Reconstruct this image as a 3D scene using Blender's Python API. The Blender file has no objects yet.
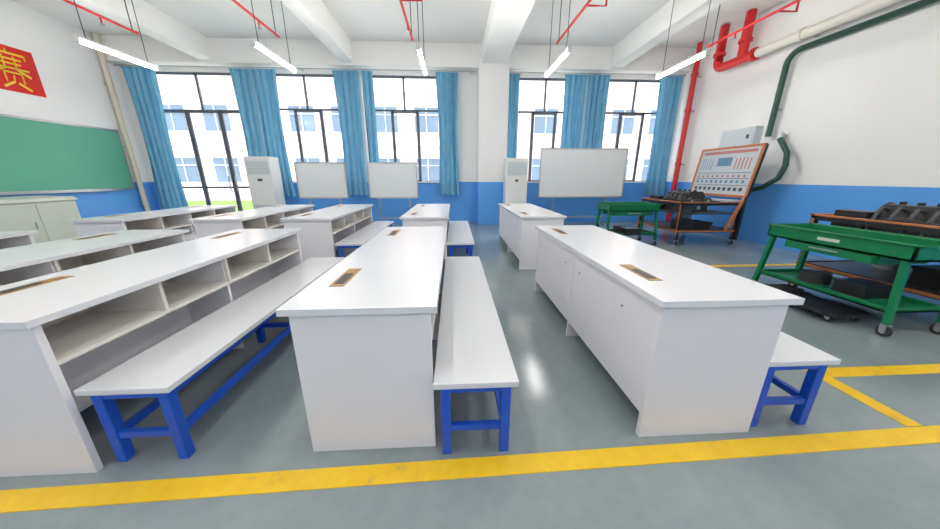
import bpy, bmesh, math, random
from mathutils import Vector, Matrix
random.seed(4)
scene = bpy.context.scene
COL = scene.collection
scene.view_settings.view_transform = 'Standard'
scene.view_settings.look = 'None'
scene.view_settings.exposure = 0.0

# ---------------------------------------------------------------- materials
def lin(c):
    o = []
    for v in c:
        v = v/255.0
        o.append(v/12.92 if v <= 0.04045 else ((v+0.055)/1.055)**2.4)
    return tuple(o)+(1.0,)

def mat(name, rgb, rough=0.5, metal=0.0, var=0.03, scale=6.0, bump=0.0, emit=0.0, spec=0.5):
    m = bpy.data.materials.new(name); m.use_nodes = True
    nt = m.node_tree; b = nt.nodes['Principled BSDF']
    b.inputs['Roughness'].default_value = rough
    b.inputs['Metallic'].default_value = metal
    b.inputs['Specular IOR Level'].default_value = spec
    c = lin(rgb)
    tc = nt.nodes.new('ShaderNodeTexCoord')
    nz = nt.nodes.new('ShaderNodeTexNoise'); nz.inputs['Scale'].default_value = scale
    nz.inputs['Detail'].default_value = 4
    nt.links.new(tc.outputs['Object'], nz.inputs['Vector'])
    rp = nt.nodes.new('ShaderNodeValToRGB')
    rp.color_ramp.elements[0].position = 0.3; rp.color_ramp.elements[1].position = 0.7
    rp.color_ramp.elements[0].color = tuple(max(0, v*(1-var)) for v in c[:3])+(1,)
    rp.color_ramp.elements[1].color = tuple(min(1, v*(1+var)) for v in c[:3])+(1,)
    nt.links.new(nz.outputs['Fac'], rp.inputs['Fac'])
    nt.links.new(rp.outputs['Color'], b.inputs['Base Color'])
    if bump > 0:
        bp = nt.nodes.new('ShaderNodeBump'); bp.inputs['Strength'].default_value = bump
        bp.inputs['Distance'].default_value = 0.01
        nt.links.new(nz.outputs['Fac'], bp.inputs['Height'])
        nt.links.new(bp.outputs['Normal'], b.inputs['Normal'])
    if emit > 0:
        b.inputs['Emission Color'].default_value = c
        b.inputs['Emission Strength'].default_value = emit
    return m

M = {}
M['white_wall'] = mat('white_wall_paint', (247,246,245), 0.7, var=0.008, scale=2)
M['ceil'] = mat('ceiling_paint', (249,248,245), 0.8, var=0.008, scale=2)
M['blue_wall'] = mat('blue_dado_paint', (92,166,242), 0.4, var=0.03, scale=1.5)
M['lam'] = mat('white_laminate', (228,230,235), 0.24, var=0.01, scale=3)
M['lam_side'] = mat('white_laminate_panel', (236,235,240), 0.4, var=0.012, scale=3)
M['lam_in'] = mat('shelf_laminate', (228,223,217), 0.5, var=0.02, scale=3)
M['bluemetal'] = mat('blue_painted_steel', (24,86,202), 0.32, var=0.04, scale=8)
M['wood'] = mat('brown_socket_trim', (165,130,78), 0.4, var=0.15, scale=30)
M['black'] = mat('black_plastic', (34,34,37), 0.4, var=0.1, scale=12)
M['rubber'] = mat('dark_rubber', (48,48,50), 0.7, var=0.1)
M['dgrey'] = mat('dark_grey_metal', (80,82,86), 0.4, 0.4, var=0.15, scale=15)
M['steel'] = mat('aluminium', (190,192,195), 0.3, 0.85, var=0.05, scale=10)
M['frame'] = mat('window_frame_grey', (104,110,124), 0.5, var=0.05)
M['board'] = mat('whiteboard_surface', (224,228,230), 0.22, var=0.015, scale=2)
M['green_board'] = mat('green_chalkboard', (98,176,148), 0.5, var=0.05, scale=1.2)
M['green'] = mat('green_cart_paint', (12,120,74), 0.32, var=0.05, scale=6)
M['orange'] = mat('orange_edge', (190,116,72), 0.45, var=0.12, scale=10)
M['red'] = mat('red_pipe_paint', (212,36,38), 0.35, var=0.05)
M['signred'] = mat('sign_red', (222,36,26), 0.5, var=0.03)
M['signyellow'] = mat('sign_yellow', (250,215,60), 0.5, var=0.03)
M['cream'] = mat('cream_cabinet', (206,212,200), 0.45, var=0.02)
M['pipewhite'] = mat('white_pipe', (228,224,214), 0.45, var=0.02)
M['pvc'] = mat('beige_pipe', (226,216,196), 0.5, var=0.03)
M['boxgrey'] = mat('pale_grey_box', (208,218,222), 0.45, var=0.03)
M['ac'] = mat('white_appliance', (236,236,234), 0.35, var=0.01)
M['acgrey'] = mat('appliance_grille', (196,206,212), 0.5, var=0.03)
M['darkgreen'] = mat('dark_green_hose', (42,78,68), 0.5, var=0.06)
M['lamp'] = mat('lamp_tube_glow', (255,252,246), 0.5, emit=76.0)
M['facade'] = mat('facade_plaster', (216,200,196), 0.8, var=0.03, scale=0.3)
M['facwin'] = mat('facade_window_glass', (92,112,134), 0.6, var=0.1, scale=0.5)
M['ground'] = mat('outdoor_paving', (196,194,186), 0.8, var=0.06, scale=0.4)
M['grass'] = mat('lawn', (92,122,48), 0.9, var=0.25, scale=3)
M['poster'] = mat('schematic_poster', (192,200,208), 0.4, var=0.02)
M['pinkish'] = mat('poster_print', (186,120,110), 0.5, var=0.1)
M['bluish'] = mat('poster_print_blue', (96,136,170), 0.5, var=0.1)

def floor_mat():
    m = bpy.data.materials.new('grey_epoxy_floor'); m.use_nodes = True
    nt = m.node_tree; b = nt.nodes['Principled BSDF']
    tc = nt.nodes.new('ShaderNodeTexCoord')
    n1 = nt.nodes.new('ShaderNodeTexNoise'); n1.inputs['Scale'].default_value = 0.9; n1.inputs['Detail'].default_value = 8
    n2 = nt.nodes.new('ShaderNodeTexNoise'); n2.inputs['Scale'].default_value = 14; n2.inputs['Detail'].default_value = 6
    nt.links.new(tc.outputs['Object'], n1.inputs['Vector']); nt.links.new(tc.outputs['Object'], n2.inputs['Vector'])
    r = nt.nodes.new('ShaderNodeValToRGB')
    r.color_ramp.elements[0].position = 0.3; r.color_ramp.elements[0].color = lin((128,141,145))
    r.color_ramp.elements[1].position = 0.72; r.color_ramp.elements[1].color = lin((150,161,164))
    nt.links.new(n1.outputs['Fac'], r.inputs['Fac'])
    mx = nt.nodes.new('ShaderNodeMixRGB'); mx.blend_type = 'OVERLAY'; mx.inputs['Fac'].default_value = 0.12
    nt.links.new(r.outputs['Color'], mx.inputs['Color1']); nt.links.new(n2.outputs['Fac'], mx.inputs['Color2'])
    nt.links.new(mx.outputs['Color'], b.inputs['Base Color'])
    b.inputs['Specular IOR Level'].default_value = 0.65
    mr = nt.nodes.new('ShaderNodeMapRange'); mr.inputs['To Min'].default_value = 0.1; mr.inputs['To Max'].default_value = 0.24
    nt.links.new(n1.outputs['Fac'], mr.inputs['Value']); nt.links.new(mr.outputs['Result'], b.inputs['Roughness'])
    return m
M['floor'] = floor_mat()

def worn_yellow():
    m = bpy.data.materials.new('yellow_floor_paint'); m.use_nodes = True
    nt = m.node_tree; b = nt.nodes['Principled BSDF']; b.inputs['Roughness'].default_value = 0.4
    tc = nt.nodes.new('ShaderNodeTexCoord')
    n = nt.nodes.new('ShaderNodeTexNoise'); n.inputs['Scale'].default_value = 7; n.inputs['Detail'].default_value = 9; n.inputs['Roughness'].default_value = 0.7
    nt.links.new(tc.outputs['Object'], n.inputs['Vector'])
    r = nt.nodes.new('ShaderNodeValToRGB')
    e = r.color_ramp.elements
    e[0].position = 0.27; e[0].color = lin((176,160,96)); e[1].position = 0.39; e[1].color = lin((238,190,28))
    e2 = e.new(0.7); e2.color = lin((248,208,48))
    nt.links.new(n.outputs['Fac'], r.inputs['Fac']); nt.links.new(r.outputs['Color'], b.inputs['Base Color'])
    return m
M['yellow'] = worn_yellow()

def curtain_mat():
    m = bpy.data.materials.new('blue_curtain_cloth'); m.use_nodes = True
    nt = m.node_tree; b = nt.nodes['Principled BSDF']; out = nt.nodes['Material Output']
    b.inputs['Roughness'].default_value = 0.6
    tc = nt.nodes.new('ShaderNodeTexCoord')
    w = nt.nodes.new('ShaderNodeTexNoise'); w.inputs['Scale'].default_value = 5
    nt.links.new(tc.outputs['Object'], w.inputs['Vector'])
    r = nt.nodes.new('ShaderNodeValToRGB')
    r.color_ramp.elements[0].color = lin((104,170,210)); r.color_ramp.elements[1].color = lin((136,198,226))
    nt.links.new(w.outputs['Fac'], r.inputs['Fac']); nt.links.new(r.outputs['Color'], b.inputs['Base Color'])
    t = nt.nodes.new('ShaderNodeBsdfTranslucent'); nt.links.new(r.outputs['Color'], t.inputs['Color'])
    mx = nt.nodes.new('ShaderNodeMixShader'); mx.inputs[0].default_value = 0.15
    nt.links.new(b.outputs[0], mx.inputs[1]); nt.links.new(t.outputs[0], mx.inputs[2])
    nt.links.new(mx.outputs[0], out.inputs['Surface'])
    return m
M['curtain'] = curtain_mat()

def glass_mat():
    m = bpy.data.materials.new('window_glass'); m.use_nodes = True
    nt = m.node_tree; out = nt.nodes['Material Output']; nt.nodes.remove(nt.nodes['Principled BSDF'])
    tr = nt.nodes.new('ShaderNodeBsdfTransparent'); tr.inputs[0].default_value = (0.97,0.985,0.99,1)
    gl = nt.nodes.new('ShaderNodeBsdfGlossy'); gl.inputs['Roughness'].default_value = 0.15
    mx = nt.nodes.new('ShaderNodeMixShader'); mx.inputs[0].default_value = 0.03
    nt.links.new(tr.outputs[0], mx.inputs[1]); nt.links.new(gl.outputs[0], mx.inputs[2])
    nt.links.new(mx.outputs[0], out.inputs['Surface'])
    return m
M['glass'] = glass_mat()

# ---------------------------------------------------------------- mesh builder
class MB:
    def __init__(s): s.v=[]; s.f=[]; s.m=[]; s.sm=[]; s.mats=[]
    def mi(s, k):
        if k not in s.mats: s.mats.append(k)
        return s.mats.index(k)
    def add(s, vs, fs, k, smooth=False):
        o=len(s.v); s.v += [Vector(p) for p in vs]; i=s.mi(k)
        for f in fs: s.f.append([o+a for a in f]); s.m.append(i); s.sm.append(smooth)
    def box(s, x0,x1,y0,y1,z0,z1,k):
        s.add([(x0,y0,z0),(x1,y0,z0),(x1,y1,z0),(x0,y1,z0),(x0,y0,z1),(x1,y0,z1),(x1,y1,z1),(x0,y1,z1)],
              [(0,3,2,1),(4,5,6,7),(0,1,5,4),(1,2,6,5),(2,3,7,6),(3,0,4,7)],k)
    def hexa(s, bot, top, k):
        s.add(list(bot)+list(top),[(0,3,2,1),(4,5,6,7),(0,1,5,4),(1,2,6,5),(2,3,7,6),(3,0,4,7)],k)
    def bar(s, p0, p1, w, h, k):
        p0=Vector(p0);p1=Vector(p1);d=(p1-p0).normalized()
        ref=Vector((0,0,1)) if abs(d.z)<0.9 else Vector((0,1,0))
        a=d.cross(ref).normalized(); b=a.cross(d).normalized()
        c=[(-1,-1),(1,-1),(1,1),(-1,1)]
        s.hexa([p0+a*(i*w/2)+b*(j*h/2) for i,j in c],[p1+a*(i*w/2)+b*(j*h/2) for i,j in c],k)
    def tube(s, pts, r, k, n=12, closed=False):
        pts=[Vector(p) for p in pts]; rings=[]; prev=None
        for i,p in enumerate(pts):
            if closed: d=(pts[(i+1)%len(pts)]-pts[i-1])
            else: d=(pts[min(i+1,len(pts)-1)]-pts[max(i-1,0)])
            d.normalize()
            if prev is None:
                ref=Vector((0,0,1)) if abs(d.z)<0.9 else Vector((0,1,0))
                a=d.cross(ref).normalized()
            else:
                a=(prev-d*prev.dot(d)).normalized()
            prev=a; b=d.cross(a)
            rings.append([p+a*(r*math.cos(2*math.pi*j/n))+b*(r*math.sin(2*math.pi*j/n)) for j in range(n)])
        vs=[q for R in rings for q in R]; fs=[]
        L=len(pts)
        for i in range(L if closed else L-1):
            for j in range(n):
                i2=(i+1)%L; j2=(j+1)%n
                fs.append((i*n+j,i*n+j2,i2*n+j2,i2*n+j))
        s.add(vs,fs,k,True)
        if not closed:
            s.add(rings[0],[tuple(reversed(range(n)))],k); s.add(rings[-1],[tuple(range(n))],k)
    def cyl(s,p0,p1,r,k,n=16): s.tube([p0,p1],r,k,n)
    def caster(s,x,y,r=0.045,wk='rubber'):
        s.cyl((x-0.015,y,r),(x+0.015,y,r),r,wk)
        s.cyl((x-0.017,y,r),(x+0.017,y,r),r*0.45,'steel')
        s.box(x-0.024,x-0.018,y-0.02,y+0.02,r,r*2.3,'steel'); s.box(x+0.018,x+0.024,y-0.02,y+0.02,r,r*2.3,'steel')
        s.box(x-0.024,x+0.024,y-0.025,y+0.025,r*2.2,r*2.35,'steel')
    def mesh(s,name,center=True):
        xs=[v.x for v in s.v];ys=[v.y for v in s.v];zs=[v.z for v in s.v]
        o=Vector(((min(xs)+max(xs))/2,(min(ys)+max(ys))/2,min(zs))) if center else Vector((0,0,0))
        me=bpy.data.meshes.new(name+'_mesh')
        me.from_pydata([v-o for v in s.v],[],s.f)
        for k in s.mats: me.materials.append(M[k])
        for p,i,sm in zip(me.polygons,s.m,s.sm): p.material_index=i; p.use_smooth=sm
        me.update(); return me,o
    def obj(s,name,bevel=0.0,center=True):
        me,o=s.mesh(name,center); ob=bpy.data.objects.new(name,me); ob.location=o; COL.objects.link(ob)
        if bevel: addbev(ob,bevel)
        return ob
def addbev(ob,w):
    b=ob.modifiers.new('bevel','BEVEL'); b.width=w; b.segments=2; b.limit_method='ANGLE'; b.angle_limit=math.radians(50)
def inst(me,name,loc,bevel=0.0):
    ob=bpy.data.objects.new(name,me); ob.location=loc; COL.objects.link(ob)
    if bevel: addbev(ob,bevel)
    return ob
def arc(c,r,a0,a1,plane,n=8):
    out=[]
    for i in range(n+1):
        a=math.radians(a0+(a1-a0)*i/n); u=r*math.cos(a); v=r*math.sin(a)
        if plane=='xz': out.append((c[0]+u,c[1],c[2]+v))
        elif plane=='yz': out.append((c[0],c[1]+u,c[2]+v))
        else: out.append((c[0]+u,c[1]+v,c[2]))
    return out

# ---------------------------------------------------------------- room shell
XL,XR,YB,YF,ZC = -8.2,6.2,8.84,-3.5,4.45
DADO=1.17
m=MB(); m.box(XL-0.2,XR+0.2,YF-0.2,YB+0.24,-0.1,0,'floor'); m.obj('floor',center=False)
m=MB(); m.box(XL-0.2,XR+0.2,YF-0.2,YB+0.24,ZC,ZC+0.2,'ceil'); m.obj('ceiling',center=False)
m=MB(); m.box(XL-0.2,XL,YF,YB+0.24,0,DADO,'blue_wall'); m.box(XL-0.2,XL,YF,YB+0.24,DADO,ZC,'white_wall'); m.obj('wall_left',center=False)
m=MB(); m.box(XR,XR+0.2,YF,YB+0.24,0,DADO,'blue_wall'); m.box(XR,XR+0.2,YF,YB+0.24,DADO,ZC,'white_wall'); m.obj('wall_right',center=False)
m=MB(); m.box(XL-0.2,XR+0.2,YF-0.2,YF,0,DADO,'blue_wall'); m.box(XL-0.2,XR+0.2,YF-0.2,YF,DADO,ZC,'white_wall'); m.obj('wall_front',center=False)
WT=3.82
opens=[(-7.7,-5.2,0.0),(-4.85,-2.75,1.14),(-2.35,-0.2,1.14),(1.5,3.5,1.14),(3.95,6.0,1.14)]
m=MB(); x=XL
for a,b,z0 in opens:
    m.box(x,a,YB,YB+0.24,0,DADO,'blue_wall'); m.box(x,a,YB,YB+0.24,DADO,WT,'white_wall')
    if z0>0: m.box(a,b,YB,YB+0.24,0,z0,'blue_wall')
    x=b
m.box(x,XR,YB,YB+0.24,0,DADO,'blue_wall'); m.box(x,XR,YB,YB+0.24,DADO,WT,'white_wall')
m.box(XL,XR,YB,YB+0.24,WT,ZC,'white_wall')
m.obj('wall_back',center=False)
m=MB(); m.box(0.66,1.42,YB-0.42,YB,0,DADO,'blue_wall'); m.box(0.66,1.42,YB-0.42,YB,DADO,ZC,'white_wall'); m.obj('trim_column',0.01,center=False)
m=MB()
for cx,w in [(-5.85,0.3),(-2.55,0.3),(1.04,0.6),(4.2,0.3)]:
    m.box(cx-w/2,cx+w/2,YF,YB-0.3,3.98,ZC,'ceil')
m.box(XL,XR,YB-0.3,YB,3.92,ZC,'ceil')
m.obj('trim_ceiling_beams',0.015,center=False)
m=MB()
m.box(XL,XL+0.012,YF,YB,0,0.1,'dgrey'); m.obj('baseboard_left',center=False)

def window(name,x0,x1,z0,z1,nv,zt,door=False):
    m=MB(); y=YB+0.07; t=0.045; d=0.05
    m.box(x0,x1,y,y+d,z1-t,z1,'frame'); m.box(x0,x1,y,y+d,z0,z0+(0.03 if door else t),'frame')
    m.box(x0,x0+t,y,y+d,z0,z1,'frame'); m.box(x1-t,x1,y,y+d,z0,z1,'frame')
    m.box(x0+t,x1-t,y,y+d,zt-t/2,zt+t/2,'frame')
    for i in range(1,nv):
        xx=x0+(x1-x0)*i/nv
        m.box(xx-t/2,xx+t/2,y,y+d,z0,zt,'frame')
    xx=(x0+x1)/2
    m.box(xx-t/2,xx+t/2,y,y+d,zt,z1,'frame')
    for i in range(nv):
        a=x0+(x1-x0)*i/nv; b=x0+(x1-x0)*(i+1)/nv
        if i==1 or door:
            s=0.035
            m.box(a+0.02,a+0.02+s,y-0.01,y+0.03,z0+0.05,zt-0.03,'frame'); m.box(b-0.02-s,b-0.02,y-0.01,y+0.03,z0+0.05,zt-0.03,'frame')
            m.box(a+0.03,b-0.03,y-0.01,y+0.03,zt-0.06,zt-0.025,'frame'); m.box(a+0.03,b-0.03,y-0.01,y+0.03,z0+0.03,z0+(0.16 if door else 0.07),'frame')
            if door:
                m.box(a+0.03,b-0.03,y-0.01,y+0.03,1.0,1.05,'frame')
    if door:
        xx=x0+(x1-x0)*2/nv
        for s in (-0.09,0.09): m.tube([(xx+s,y-0.01,0.9),(xx+s,y-0.06,0.93),(xx+s,y-0.06,1.32),(xx+s,y-0.01,1.35)],0.014,'steel',8)
    m.add([(x0+0.02,y+0.043,z0+0.02),(x1-0.02,y+0.043,z0+0.02),(x1-0.02,y+0.043,z1-0.02),(x0+0.02,y+0.043,z1-0.02)],[(0,1,2,3)],'glass')
    if not door:
        m.box(x0-0.05,x1+0.05,YB-0.06,YB+0.07,z0,z0+0.03,'white_wall')
    return m.obj(name,center=False)
window('door_1',-7.68,-5.22,0,WT-0.01,3,2.95,True)
window('window_1',-4.83,-2.77,1.145,WT-0.01,3,3.0)
window('window_2',-2.33,-0.22,1.145,WT-0.01,3,3.0)
window('window_3',1.52,3.48,1.145,WT-0.01,3,3.0)
window('window_4',3.97,5.98,1.145,WT-0.01,3,3.0)

def curtain(x0,x1,z0=0.86,z1=3.83,y=YB-0.17):
    m=MB(); w=x1-x0; folds=max(2,int(round(w/0.15))); nx=folds*10; nz=16
    ph=random.random()*6; vs=[];fs=[]
    for j in range(nz+1):
        t=j/nz; z=z1+(z0-z1)*t
        pinch=1-0.10*math.sin(math.pi*t)+0.03*math.sin(5*t+ph)
        for i in range(nx+1):
            s=i/nx; cx=(x0+x1)/2+(s-0.5)*w*pinch
            amp=0.055*(0.75+0.35*math.sin(3.1*s*folds/2+ph))
            yy=y+amp*math.sin(2*math.pi*folds*s+0.8*math.sin(3*t+ph+s*7))
            vs.append((cx+0.02*math.sin(4*math.pi*folds*s+t*2),yy,z+0.015*math.sin(2*math.pi*folds*s)*(t>0.95)))
    for j in range(nz):
        for i in range(nx):
            a=j*(nx+1)+i; fs.append((a,a+1,a+nx+2,a+nx+1))
    m.add(vs,fs,'curtain',True)
    m.box(x0,x1,y-0.01,y+0.01,z1-0.01,z1+0.015,'curtain')
    return m.obj('blue_curtain')
for a,b,z in [(-7.95,-7.2,0.42),(-5.45,-4.95,0.8),(-4.93,-4.35,0.8),(-2.98,-2.36,0.83),(-2.27,-2.0,0.83),(-0.42,0.14,0.83),(1.46,1.74,0.86),(2.9,3.5,0.86),(3.52,4.12,0.86),(5.5,6.08,0.8)]:
    curtain(a,b,z)
m=MB()
for a,b in [(-8.1,0.6),(1.45,6.15)]:
    m.cyl((a,YB-0.17,3.875),(b,YB-0.17,3.875),0.014,'steel',8)
    for xx in (a+0.1,(a+b)/2,b-0.1): m.box(xx-0.01,xx+0.01,YB-0.17,YB-0.002,3.865,3.885,'steel')
m.obj('curtain_rail',center=False)

# ---------------------------------------------------------------- desks
def desk_mesh():
    m=MB(); W=0.66; L=2.15; H=0.775; T=0.03
    m.box(0,W,0,L,H-T,H,'lam')
    i=0.03; t=0.028; hb=H-T
    m.box(i,W-i,i,i+t,0,hb,'lam_side')
    m.box(i,W-i,L-i-t,L-i,0,hb,'lam_side')
    m.box(i,W-i-0.03,L/2-0.013,L/2+0.013,0,hb,'lam_side')
    m.box(i+0.004,i+0.026,i+t,L-i-t,0.13,hb,'lam_side')
    sz=0.545
    m.box(i+0.026,W-i-0.004,i+t,L-i-t,sz,sz+0.02,'lam_in')
    m.box(i+0.16,i+0.175,i+t,L-i-t,sz+0.02,hb,'lam_in')
    for k in range(1,4):
        y=i+t+(L-2*i-2*t)*k/4
        m.box(i+0.175,W-i-0.006,y-0.01,y+0.01,sz+0.02,hb,'lam_in')
    m.box(i+0.23,i+0.25,i+t,L-i-t,0.1,sz,'lam_side')
    for yy in (0.42,1.78):
        x0=0.11; x1=0.185
        m.box(x0,x1,yy-0.15,yy+0.15,H,H+0.003,'wood')
        m.box(x0+0.014,x1-0.014,yy-0.12,yy+0.04,H+0.003,H+0.005,'black')
        m.box(x0+0.015,x1-0.015,yy+0.05,yy+0.12,H+0.003,H+0.006,'wood')
    for yy in (0.35,0.95,1.25,1.8):
        m.cyl((i+0.006,yy,0.6),(i+0.0,yy,0.6),0.006,'dgrey',8)
    return m.mesh('classroom_desk')
DM,_=desk_mesh()
def bench_mesh():
    m=MB(); W=0.385; L=2.22; H=0.42
    m.box(0,W,0,L,H-0.03,H,'lam')
    zt=H-0.03; s=0.045
    ys=(0.02,L/2-s/2,L-0.02-s)
    for x in (0.03,W-0.03-s):
        m.box(x,x+s,0.06,L-0.06,zt-0.04,zt,'bluemetal')
        for y in ys: m.box(x,x+s,y,y+s,0,zt,'bluemetal')
    for y in ys:
        m.box(0.07,W-0.07,y+0.005,y+s-0.005,zt-0.04,zt-0.001,'bluemetal')
        m.box(0.07,W-0.07,y+0.008,y+s-0.008,0.13,0.165,'bluemetal')
    for x in (0.035,W-0.07):
        m.box(x,x+0.035,0.06,L-0.06,0.13,0.165,'bluemetal')
    return m.mesh('long_bench')
BM,_=bench_mesh()
cols=[(0.91,0.0,0.07),(-0.74,0.0,-0.01),(-2.28,-0.06,0.03),(-3.43,-0.06,0.0),(-4.90,-0.06,0.0)]
for r,(y0) in enumerate((1.17,4.12)):
    for x0,dy,by in cols:
        inst(DM,'classroom_desk',(x0+0.33,y0+dy+2.15/2,0),0.004)
        inst(BM,'long_bench',(x0+0.636+0.1925,y0-0.03+by+1.11,0),0.004)

# ---------------------------------------------------------------- floor lines
m=MB()
def strip(p,q,w,z=0.004):
    p=Vector((p[0],p[1],0));q=Vector((q[0],q[1],0));d=(q-p).normalized();n=Vector((-d.y,d.x,0))*(w/2)
    m.hexa([p-n,q-n,q+n,p+n],[v+Vector((0,0,z)) for v in (p-n,q-n,q+n,p+n)],'yellow')
strip((-4.5,0.96),(6.1,1.225),0.098)
strip((2.48,1.19),(2.48,1.61),0.095,0.0035); strip((2.433,1.65),(6.1,1.66),0.095)
strip((3.7,4.17),(6.1,4.17),0.09)
m.obj('yellow_floor_marking')

# ---------------------------------------------------------------- whiteboards
def whiteboard(x0,x1,z0,z1,y):
    m=MB(); t=0.03
    m.box(x0,x1,y-0.008,y+0.012,z0,z1,'board')
    m.box(x0-0.01,x1+0.01,y-0.018,y+0.018,z1-t/2,z1+t/2,'steel'); m.box(x0-0.01,x1+0.01,y-0.018,y+0.018,z0-t/2,z0+t/2,'steel')
    m.box(x0-0.015,x0+0.012,y-0.018,y+0.018,z0,z1,'steel'); m.box(x1-0.012,x1+0.015,y-0.018,y+0.018,z0,z1,'steel')
    m.box(x0+0.15,x1-0.15,y-0.08,y-0.018,z0-0.02,z0-0.005,'steel')
    w=x1-x0
    for xx in (x0+w*0.18,x1-w*0.18):
        m.box(xx-0.018,xx+0.018,y+0.018,y+0.05,0.1,z1-0.1,'steel')
        m.box(xx-0.02,xx+0.02,y-0.28,y+0.3,0.1,0.135,'steel')
        m.caster(xx,y-0.25); m.caster(xx,y+0.27)
    m.box(x0+w*0.18,x1-w*0.18,y+0.022,y+0.045,0.3,0.335,'steel')
    return m.obj('mobile_whiteboard')
whiteboard(2.12,4.25,0.82,1.95,7.6)
whiteboard(-3.68,-2.55,0.82,1.62,7.55)
whiteboard(-2.02,-0.88,0.82,1.62,7.55)

# ---------------------------------------------------------------- floor-standing air conditioners
def ac(x0,x1,y0,y1,h):
    m=MB()
    m.box(x0,x1,y0,y1,0.05,h,'ac'); m.box(x0+0.02,x1-0.02,y0+0.02,y1-0.02,0,0.05,'acgrey')
    m.box(x0+0.04,x1-0.04,y0-0.006,y0,h-0.42,h-0.1,'acgrey')
    for i in range(7):
        z=h-0.4+i*0.045; m.box(x0+0.05,x1-0.05,y0-0.014,y0-0.006,z,z+0.012,'ac')
    m.box(x0+0.24,x1-0.24,y0-0.006,y0,h-0.58,h-0.52,'dgrey')
    m.box(x0+0.04,x1-0.04,y0-0.006,y0,0.15,0.62,'acgrey')
    for i in range(9):
        z=0.18+i*0.048; m.box(x0+0.05,x1-0.05,y0-0.013,y0-0.006,z,z+0.014,'ac')
    return m.obj('standing_air_conditioner',0.01)
ac(-5.1,-4.5,8.0,8.42,1.78)
ac(1.34,1.9,7.95,8.33,1.76)

# ---------------------------------------------------------------- left wall things
m=MB(); X=XL+0.005; YE=8.36
m.box(X,X+0.02,3.2,YE,1.04,2.36,'green_board')
for z0,z1 in ((1.0,1.04),(2.36,2.4)): m.box(X,X+0.035,3.17,YE+0.02,z0,z1,'steel')
m.box(X,X+0.035,3.17,3.2,1.0,2.4,'steel'); m.box(X,X+0.035,YE,YE+0.02,1.0,2.4,'steel')
m.box(X,X+0.09,3.3,8.05,0.985,1.0,'steel')
m.obj('green_chalkboard')
def sign(y0,y1,z0,z1):
    m=MB(); X=XL+0.004
    m.box(X,X+0.015,y0,y1,z0,z1,'signred')
    W=y1-y0;Hh=z1-z0
    def st(a,b,c,d,w=0.035):
        p=(X+0.02,y0+a*W,z0+b*Hh); q=(X+0.02,y0+c*W,z0+d*Hh); m.bar(p,q,w if abs(a-c)<abs(b-d) else 0.012, 0.012 if abs(a-c)<abs(b-d) else w,'signyellow')
    st(0.5,0.93,0.5,0.84); st(0.2,0.84,0.8,0.84); st(0.2,0.84,0.2,0.74); st(0.8,0.84,0.8,0.74)
    st(0.27,0.72,0.73,0.72,0.028); st(0.3,0.62,0.7,0.62,0.028); st(0.18,0.52,0.82,0.52,0.03)
    st(0.4,0.78,0.4,0.52); st(0.6,0.78,0.6,0.52); st(0.42,0.52,0.2,0.38); st(0.58,0.52,0.82,0.38)
    st(0.35,0.42,0.35,0.2); st(0.65,0.42,0.65,0.2); st(0.35,0.42,0.65,0.42,0.028); st(0.5,0.36,0.48,0.22); st(0.48,0.22,0.28,0.08); st(0.55,0.2,0.75,0.08)
    m.obj('red_character_sign')
for k in range(3): sign(6.4-k*1.15,7.2-k*1.15,2.84,3.62)
m=MB(); m.tube([(XL+0.1,8.46,0.0),(XL+0.1,8.46,4.43)],0.055,'pvc')
for zz in (0.6,2.0,3.4): m.cyl((XL+0.1,8.46,zz),(XL+0.1,8.46,zz+0.05),0.064,'pvc'); m.box(XL+0.002,XL+0.06,8.44,8.48,zz,zz+0.04,'steel')
m.obj('drain_pipe')
m=MB(); x0,x1,y0,y1=-8.0,-7.3,4.5,6.35
m.box(x0+0.03,x1-0.03,y0+0.03,y1-0.03,0.06,0.88,'cream'); m.box(x0+0.06,x1-0.06,y0+0.06,y1-0.06,0,0.06,'dgrey')
m.hexa([(x0,y0,0.88),(x1,y0,0.88),(x1,y1,0.88),(x0,y1,0.88)],[(x0,y0,0.96),(x1-0.06,y0,0.94),(x1-0.06,y1,0.94),(x0,y1,0.96)],'cream')
for k in range(3):
    a=y0+0.06+k*0.585; m.box(x1-0.03,x1-0.018,a,a+0.56,0.1,0.84,'cream'); m.box(x1-0.018,x1-0.005,a+0.48,a+0.5,0.42,0.54,'steel')
m.obj('teacher_podium',0.008)

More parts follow.
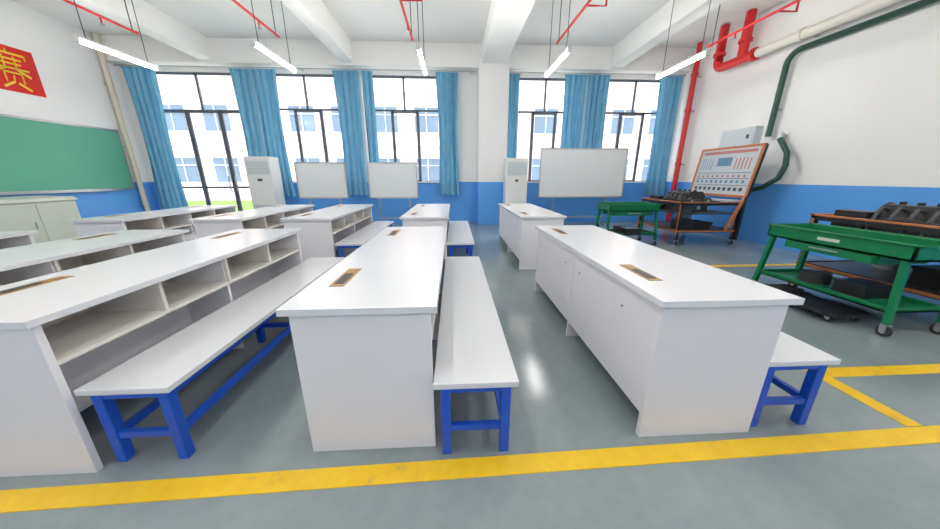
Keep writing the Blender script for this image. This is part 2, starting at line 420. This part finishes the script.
# ---------------------------------------------------------------- engine helper
def engine(m,cx,cy,cz,s=1.0):
    m.box(cx-.22*s,cx+.22*s,cy-.3*s,cy+.3*s,cz,cz+.22*s,'dgrey')
    m.hexa([(cx-.2*s,cy-.28*s,cz+.22*s),(cx+.2*s,cy-.28*s,cz+.22*s),(cx+.2*s,cy+.28*s,cz+.22*s),(cx-.2*s,cy+.28*s,cz+.22*s)],
           [(cx-.12*s,cy-.25*s,cz+.36*s),(cx+.12*s,cy-.25*s,cz+.36*s),(cx+.12*s,cy+.25*s,cz+.36*s),(cx-.12*s,cy+.25*s,cz+.36*s)],'black')
    for k in range(4):
        y=cy+(-.2+k*.13)*s
        m.tube([(cx-.1*s,y,cz+.3*s),(cx-.22*s,y,cz+.33*s),(cx-.28*s,y,cz+.22*s),(cx-.3*s,y,cz+.08*s)],.018*s,'dgrey',8)
        m.cyl((cx,y,cz+.35*s),(cx,y,cz+.39*s),.025*s,'rubber',10)
    for (dx,dz,r) in ((0,.08,.09),(.16,.2,.06),(-.15,.2,.055)):
        m.cyl((cx+dx*s,cy-.36*s,cz+dz*s),(cx+dx*s,cy-.3*s,cz+dz*s),r*s,'dgrey'); m.cyl((cx+dx*s,cy-.37*s,cz+dz*s),(cx+dx*s,cy-.36*s,cz+dz*s),r*s*.4,'steel')
    m.cyl((cx+.24*s,cy-.1*s,cz+.1*s),(cx+.24*s,cy+.2*s,cz+.1*s),.08*s,'dgrey')
    m.tube([(cx+.1*s,cy+.25*s,cz+.3*s),(cx+.15*s,cy+.38*s,cz+.34*s),(cx+.3*s,cy+.4*s,cz+.2*s)],.035*s,'rubber',10)
    m.tube([(cx-.2*s,cy-.3*s,cz+.1*s),(cx-.35*s,cy-.34*s,cz+.2*s),(cx-.4*s,cy-.1*s,cz+.24*s),(cx-.42*s,cy+.2*s,cz+.15*s)],.022*s,'rubber',8)

def cart(x0,x1,y0,y1,h,name='green_tool_cart',open_side='x'):
    m=MB(); t=0.018
    zb=h-0.13
    m.box(x0,x1,y0,y1,zb,zb+t,'green')
    m.box(x0,x0+t,y0,y1,zb,h,'green'); m.box(x1-t,x1,y0,y1,zb,h,'green'); m.box(x0,x1,y0,y0+t,zb,h,'green'); m.box(x0,x1,y1-t,y1,zb,h,'green')
    r=0.01
    m.tube([(x0-r,y0-r,h),(x1+r,y0-r,h),(x1+r,y1+r,h),(x0-r,y1+r,h)],r,'green',8,closed=True)
    if open_side=='x':
        m.box(x0+0.03,x1-0.03,y0+0.2,y1-0.2,zb-0.08,zb,'green')
        m.box(x0-0.015,x0+0.03,y0+0.22,y1-0.22,zb-0.075,zb-0.008,'green'); m.box(x0-0.03,x0-0.015,(y0+y1)/2-0.12,(y0+y1)/2+0.12,zb-0.04,zb-0.025,'steel')
        m.box(x0-0.003,x0,(y0+y1)/2-0.09,(y0+y1)/2+0.09,zb+0.05,zb+0.08,'cream')
    else:
        m.box(x0+0.1,x1-0.1,y0+0.05,y1-0.05,zb-0.09,zb,'green')
        m.box(x0+0.12,x1-0.12,y0+0.0,y0+0.05,zb-0.085,zb-0.01,'green'); m.box((x0+x1)/2-0.12,(x0+x1)/2+0.12,y0-0.015,y0,zb-0.05,zb-0.03,'steel')
    sp=0.05
    for sx,xx in ((-1,x0+0.03),(1,x1-0.03)):
        for sy,yy in ((-1,y0+0.05),(1,y1-0.05)):
            m.bar((xx+sx*0.0,yy,zb),(xx+sx*sp*0.5,yy+sy*sp,0.105),0.042,0.042,'green')
            m.caster(xx+sx*sp*0.5,yy+sy*sp)
    zs=0.2
    m.box(x0,x1,y0+0.02,y1-0.02,zs,zs+t,'green')
    m.box(x0,x0+t,y0+0.02,y1-0.02,zs,zs+0.05,'green'); m.box(x1-t,x1,y0+0.02,y1-0.02,zs,zs+0.05,'green')
    m.box(x0,x1,y0+0.02,y0+0.02+t,zs,zs+0.05,'green'); m.box(x0,x1,y1-0.02-t,y1-0.02,zs,zs+0.05,'green')
    m.tube([(x0+0.1,y1+0.01,h-0.04),(x0+0.1,y1+0.09,h-0.02),(x1-0.1,y1+0.09,h-0.02),(x1-0.1,y1+0.01,h-0.04)],0.012,'green',8)
    cx=(x0+x1)/2; cy=(y0+y1)/2
    m.box(cx-0.14,cx+0.16,cy-0.3,cy-0.06,zs+t,zs+0.14,'black'); m.cyl((cx,cy+0.2,zs+t),(cx,cy+0.2,zs+0.12),0.12,'rubber',20)
    m.box(cx-0.12,cx+0.1,cy-0.1,cy+0.12,zb+t,zb+0.08,'dgrey'); m.cyl((cx-0.1,cy+0.25,zb+0.05),(cx+0.12,cy+0.3,zb+0.05),0.03,'steel')
    return m.obj(name,0.003)
cart(3.62,4.14,2.1,3.25,0.78)
cart(2.95,3.95,5.62,6.12,0.8,open_side='y')

m=MB(); x0,x1,y0,y1=3.4,3.84,2.3,3.08
pts=[(x0+0.06,y0),(x1-0.06,y0),(x1,y0+0.08),(x1,y0+0.3),(x1-0.05,y0+0.42),(x1,y0+0.54),(x1-0.03,y1-0.06),(x1-0.1,y1),(x0+0.1,y1),(x0+0.03,y1-0.06),(x0,y0+0.54),(x0+0.05,y0+0.42),(x0,y0+0.3),(x0,y0+0.08)]
n=len(pts); m.add([(a,b,0.065) for a,b in pts]+[(a,b,0.095) for a,b in pts],[tuple(reversed(range(n))),tuple(range(n,2*n))]+[(i,(i+1)%n,n+(i+1)%n,n+i) for i in range(n)],'black')
m.box(x0+0.08,x1-0.08,y1-0.24,y1-0.06,0.095,0.135,'rubber')
for a in (x0+0.09,x1-0.09):
    for b in (y0+0.08,y0+0.42,y1-0.1): m.caster(a,b,0.028)
m.obj('mechanic_creeper',0.004)

def rig(x0,x1,y0,y1,h,board,eng=1.0,ex=-0.1):
    m=MB(); s=0.05
    for xx in (x0,x1-s):
        for yy in (y0,y1-s):
            m.box(xx,xx+s,yy,yy+s,0.1,h,'black'); m.caster(xx+s/2,yy+s/2)
            m.box(xx-0.004,xx+0.004,yy+0.01,yy+s-0.01,0.15,h-0.03,'orange')
    for z in (0.25,h-0.05):
        m.box(x0,x1,y0,y0+s,z,z+s,'black'); m.box(x0,x1,y1-s,y1,z,z+s,'black'); m.box(x0,x0+s,y0,y1,z,z+s,'black'); m.box(x1-s,x1,y0,y1,z,z+s,'black')
    zz=h
    m.box(x0-0.01,x1+0.01,y0-0.01,y0+0.03,zz,zz+0.02,'orange'); m.box(x0-0.01,x1+0.01,y1-0.03,y1+0.01,zz,zz+0.02,'orange')
    m.box(x0-0.01,x0+0.03,y0-0.01,y1+0.01,zz,zz+0.02,'orange'); m.box(x1-0.03,x1+0.01,y0-0.01,y1+0.01,zz,zz+0.02,'orange')
    m.box(x0-0.012,x1,y0-0.012,y0,0.26,0.29,'orange'); m.box(x0-0.012,x0,y0,y1,0.26,0.29,'orange')
    m.box(x0+s,x1-s,y0+s,y1-s,0.27,0.29,'dgrey')
    zt=h-0.22
    m.box(x0+0.02,x1-0.02,y0+0.02,y1-0.02,zt,zt+0.02,'dgrey')
    engine(m,(x0+x1)/2+ex,(y0+y1)/2,zt+0.02,eng)
    m.box(x0+0.12,x0+0.3,y1-0.4,y1-0.12,zt+0.02,zt+0.3,'black'); m.box(x0+0.14,x0+0.34,y0+0.12,y0+0.34,zt+0.02,zt+0.22,'dgrey')
    m.box(x0+0.15,x0+0.45,y0+0.15,y0+0.4,0.29,0.48,'black'); m.cyl((x1-0.35,y1-0.35,0.29),(x1-0.35,y1-0.35,0.5),0.13,'steel')
    m.hexa([(x0+.5,y0+.2,.29),(x0+.8,y0+.2,.29),(x0+.8,y0+.55,.29),(x0+.5,y0+.55,.29)],[(x0+.45,y0+.15,.42),(x0+.85,y0+.15,.42),(x0+.85,y0+.6,.42),(x0+.45,y0+.6,.42)],'rubber')
    if board:
        bx=x1-0.02; b0,b1=y0-0.05,y1+0.05; zb0,zb1=h+0.12,h+1.05; ln=0.12
        def P(y,z,o=0): return (bx+o+ln*(z-zb0)/(zb1-zb0),y,z)
        m.hexa([P(b0,zb0),P(b0,zb0,.03),P(b1,zb0,.03),P(b1,zb0)],[P(b0,zb1),P(b0,zb1,.03),P(b1,zb1,.03),P(b1,zb1)],'poster')
        for a,b in (((b0,zb0),(b0,zb1)),((b1,zb0),(b1,zb1)),((b0,zb0),(b1,zb0)),((b0,zb1),(b1,zb1))):
            m.bar(P(a[0],a[1],.01),P(b[0],b[1],.01),0.045,0.045,'orange')
            m.bar(P(a[0],a[1],.035),P(b[0],b[1],.035),0.05,0.05,'black')
        for yy in (b0,b1):
            m.bar((bx,yy,zb0),(bx-0.25,yy,0.3),0.045,0.045,'orange'); m.bar((bx-0.0,yy,zb0),(bx,yy,0.11),0.05,0.05,'black')
        m.box(bx-0.3,bx-0.02,b0+0.03,b1-0.03,h+0.02,h+0.05,'poster')
        def pr(u0,u1,w0,w1,k):
            y_0=b1+(b0-b1)*u0;y_1=b1+(b0-b1)*u1;z_0=zb0+(zb1-zb0)*w0;z_1=zb0+(zb1-zb0)*w1
            m.hexa([P(y_1,z_0,-.004),P(y_1,z_0,0),P(y_0,z_0,0),P(y_0,z_0,-.004)],[P(y_1,z_1,-.004),P(y_1,z_1,0),P(y_0,z_1,0),P(y_0,z_1,-.004)],k)
        pr(.06,.94,.88,.94,'pinkish'); pr(.06,.3,.52,.82,'acgrey'); pr(.36,.6,.62,.8,'bluish'); pr(.64,.94,.5,.82,'acgrey')
        for u in range(5): pr(.08+u*.045,.1+u*.045,.54,.8,'bluish'); pr(.66+u*.055,.685+u*.055,.54,.78,'pinkish')
        for u in range(10): pr(.07+u*.088,.12+u*.088,.1,.17,'dgrey'); pr(.07+u*.088,.11+u*.088,.26,.32,'bluish'); pr(.07+u*.088,.1+u*.088,.38,.43,'pinkish')
        for w in (.47,.35,.21): pr(.05,.95,w,w+.01,'dgrey')
    return m.obj('engine_training_rig',0.003)
rig(4.35,5.55,5.6,6.9,0.82,True,1.1,-0.05)
rig(4.28,5.35,2.15,3.4,0.86,False,1.0)

# ---------------------------------------------------------------- pipes on right side
m=MB(); m.tube([(XR-0.16,8.2,0.0),(XR-0.16,8.2,4.43)],0.06,'red')
for zz in (0.5,1.6,2.9,3.7): m.cyl((XR-0.16,8.2,zz),(XR-0.16,8.2,zz+0.08),0.075,'red'); m.box(XR-0.1,XR-0.002,8.18,8.22,zz,zz+0.04,'steel')
m.obj('red_fire_riser_pipe')
m=MB(); xa=XR-0.3; zw=3.6
m.tube([(xa,7.35,4.43),(xa,7.35,zw+0.15)]+arc((xa,7.2,zw+0.15),0.15,0,-90,'yz')+[(xa,6.75,zw)],0.085,'red',16)
m.tube([(xa,6.75,zw),(xa,6.75,4.43)],0.085,'red',16)
m.tube([(xa,6.75,zw),(xa,6.42,zw)],0.085,'red',16)
for p in ((xa,7.35,3.85),(xa,6.75,3.9)): m.cyl(p,(p[0],p[1],p[2]+0.06),0.115,'red')
m.cyl((xa,6.5,zw),(xa,6.44,zw),0.115,'red')
m.obj('red_fire_main_elbow')
m=MB(); m.tube([(xa,6.4,zw),(xa,-3.4,zw)],0.08,'pipewhite',16)
for yy in (5.6,4.3,3.0,1.5): m.cyl((xa,yy,zw),(xa,yy+0.07,zw),0.1,'pipewhite'); m.box(xa,XR-0.002,yy+0.02,yy+0.05,zw-0.02,zw+0.02,'steel')
m.obj('white_water_main_pipe')
m=MB(); xb=XR-0.12; zd=3.45
m.tube([(xb,-3.4,zd),(xb,5.75,zd)]+arc((xb,5.75,zd-0.2),0.2,90,0,'yz')+[(xb,5.95,2.05)],0.048,'darkgreen')
for yy in (0.5,2.5,4.5): m.box(xb,XR-0.002,yy,yy+0.04,zd-0.02,zd+0.02,'steel')
m.box(xb,XR-0.002,5.93,5.97,2.5,2.54,'steel')
m.obj('exhaust_duct_pipe')
m=MB(); m.tube([(XR-0.12,5.72,2.0),(XR-0.15,5.62,1.9),(XR-0.22,5.42,1.72),(XR-0.26,5.35,1.5),(XR-0.26,5.42,1.28),(XR-0.3,5.62,1.12),(XR-0.34,5.8,1.05)],0.045,'darkgreen',12)
m.cyl((XR-0.12,5.72,1.98),(XR-0.12,5.72,2.1),0.055,'steel'); m.box(XR-0.1,XR-0.002,5.7,5.74,2.0,2.06,'steel')
m.obj('exhaust_hose')
m=MB(); m.box(XR-0.16,XR-0.002,6.2,7.0,1.93,2.28,'boxgrey'); m.box(XR-0.172,XR-0.16,6.23,6.97,1.96,2.25,'boxgrey'); m.box(XR-0.18,XR-0.172,6.3,6.36,2.06,2.14,'dgrey')
m.obj('wall_junction_box',0.005)

for X in (-5.5,-3.1,-0.72,1.98,4.95):
    m=MB(); z=3.72; ze=ZC-0.012
    m.tube([(X,-3.3,z),(X,6.5,z)],0.02,'red',8)
    m.tube([(X,5.2,z),(X+0.3,5.2,z),(X+0.3,5.2,ze)],0.016,'red',8)
    for yy in (1.2,3.8,6.4): m.tube([(X,yy,z-0.03),(X,yy,ze)],0.008,'dgrey',6)
    for yy in (3.0,5.9):
        m.tube([(X,yy,z),(X,yy,z-0.1)],0.012,'red',6); m.cyl((X,yy,z-0.12),(X,yy,z-0.1),0.03,'steel',10)
    m.obj('red_sprinkler_pipe')

def lamp_mesh():
    m=MB(); L=1.22
    m.box(-0.022,0.022,-L/2,L/2,0.035,0.065,'ac'); m.box(-0.032,0.032,-L/2-0.01,-L/2+0.03,-0.03,0.065,'ac'); m.box(-0.032,0.032,L/2-0.03,L/2+0.01,-0.03,0.065,'ac')
    m.cyl((0,-L/2+0.03,0),(0,L/2-0.03,0),0.024,'lamp',10)
    for y in (-L/2+0.15,L/2-0.15): m.cyl((0,y,0.065),(0,y,ZC-3.16-0.01),0.006,'dgrey',6)
    return m.mesh('linear_lamp',center=False)
LM,_=lamp_mesh()
for X in (-5.3,-2.88,-0.5,1.8,4.0):
    for Y in (5.84,1.3,-2.2):  # only the far row is in view; other rows added as unseen fill light
        inst(LM,'hanging_linear_lamp',(X,Y,3.16))

# ---------------------------------------------------------------- outside
m=MB(); m.box(-60,60,YB+0.26,60,-0.35,-0.15,'ground'); m.obj('ground',center=False)
m=MB(); m.box(-30,-8.5,13,20,-0.15,-0.1,'grass'); m.box(-7,22,16,21,-0.15,-0.1,'grass'); m.obj('lawn',center=False)
m=MB(); Y=27
m.box(-50,50,Y,Y+1,-0.15,13,'facade')
for fl in range(3):
    zb=0.9+fl*3.9
    m.box(-50,50,Y-0.3,Y,zb+2.85,zb+3.1,'facade')
    x=-46.0
    while x<46:
        m.box(x,x+1.9,Y-0.05,Y,zb,zb+1.9,'facwin')
        m.box(x+0.92,x+0.98,Y-0.09,Y-0.05,zb,zb+1.9,'acgrey'); m.box(x,x+1.9,Y-0.09,Y-0.05,zb+1.3,zb+1.36,'acgrey')
        m.box(x-0.1,x+2.0,Y-0.15,Y,zb-0.12,zb,'facade')
        x+=3.3
m.box(-50,50,Y-0.4,Y+1,13,13.6,'facade')
m.obj('neighbouring_building',center=False)

# ---------------------------------------------------------------- world & camera
w=bpy.data.worlds.new('sky'); scene.world=w; w.use_nodes=True
bg=w.node_tree.nodes['Background']; bg.inputs[0].default_value=(0.96,0.98,1.0,1); bg.inputs[1].default_value=4.4
sd=bpy.data.lights.new('sun','SUN'); sd.energy=5.5; sd.angle=math.radians(1.5); sd.color=(1,0.96,0.9)
so=bpy.data.objects.new('sun',sd); COL.objects.link(so); so.location=(-20,-10,30)
d=Vector((0.75,0.2,-1.0)); so.rotation_euler=d.to_track_quat('-Z','Y').to_euler()

cam=bpy.data.cameras.new('camera'); co=bpy.data.objects.new('camera',cam); COL.objects.link(co)
cam.sensor_width=36; cam.lens=300/940*36; cam.clip_start=0.05; cam.clip_end=300
co.location=(0,0,1.3); co.rotation_euler=(math.radians(90-16.26),0,math.radians(-3))
scene.camera=co
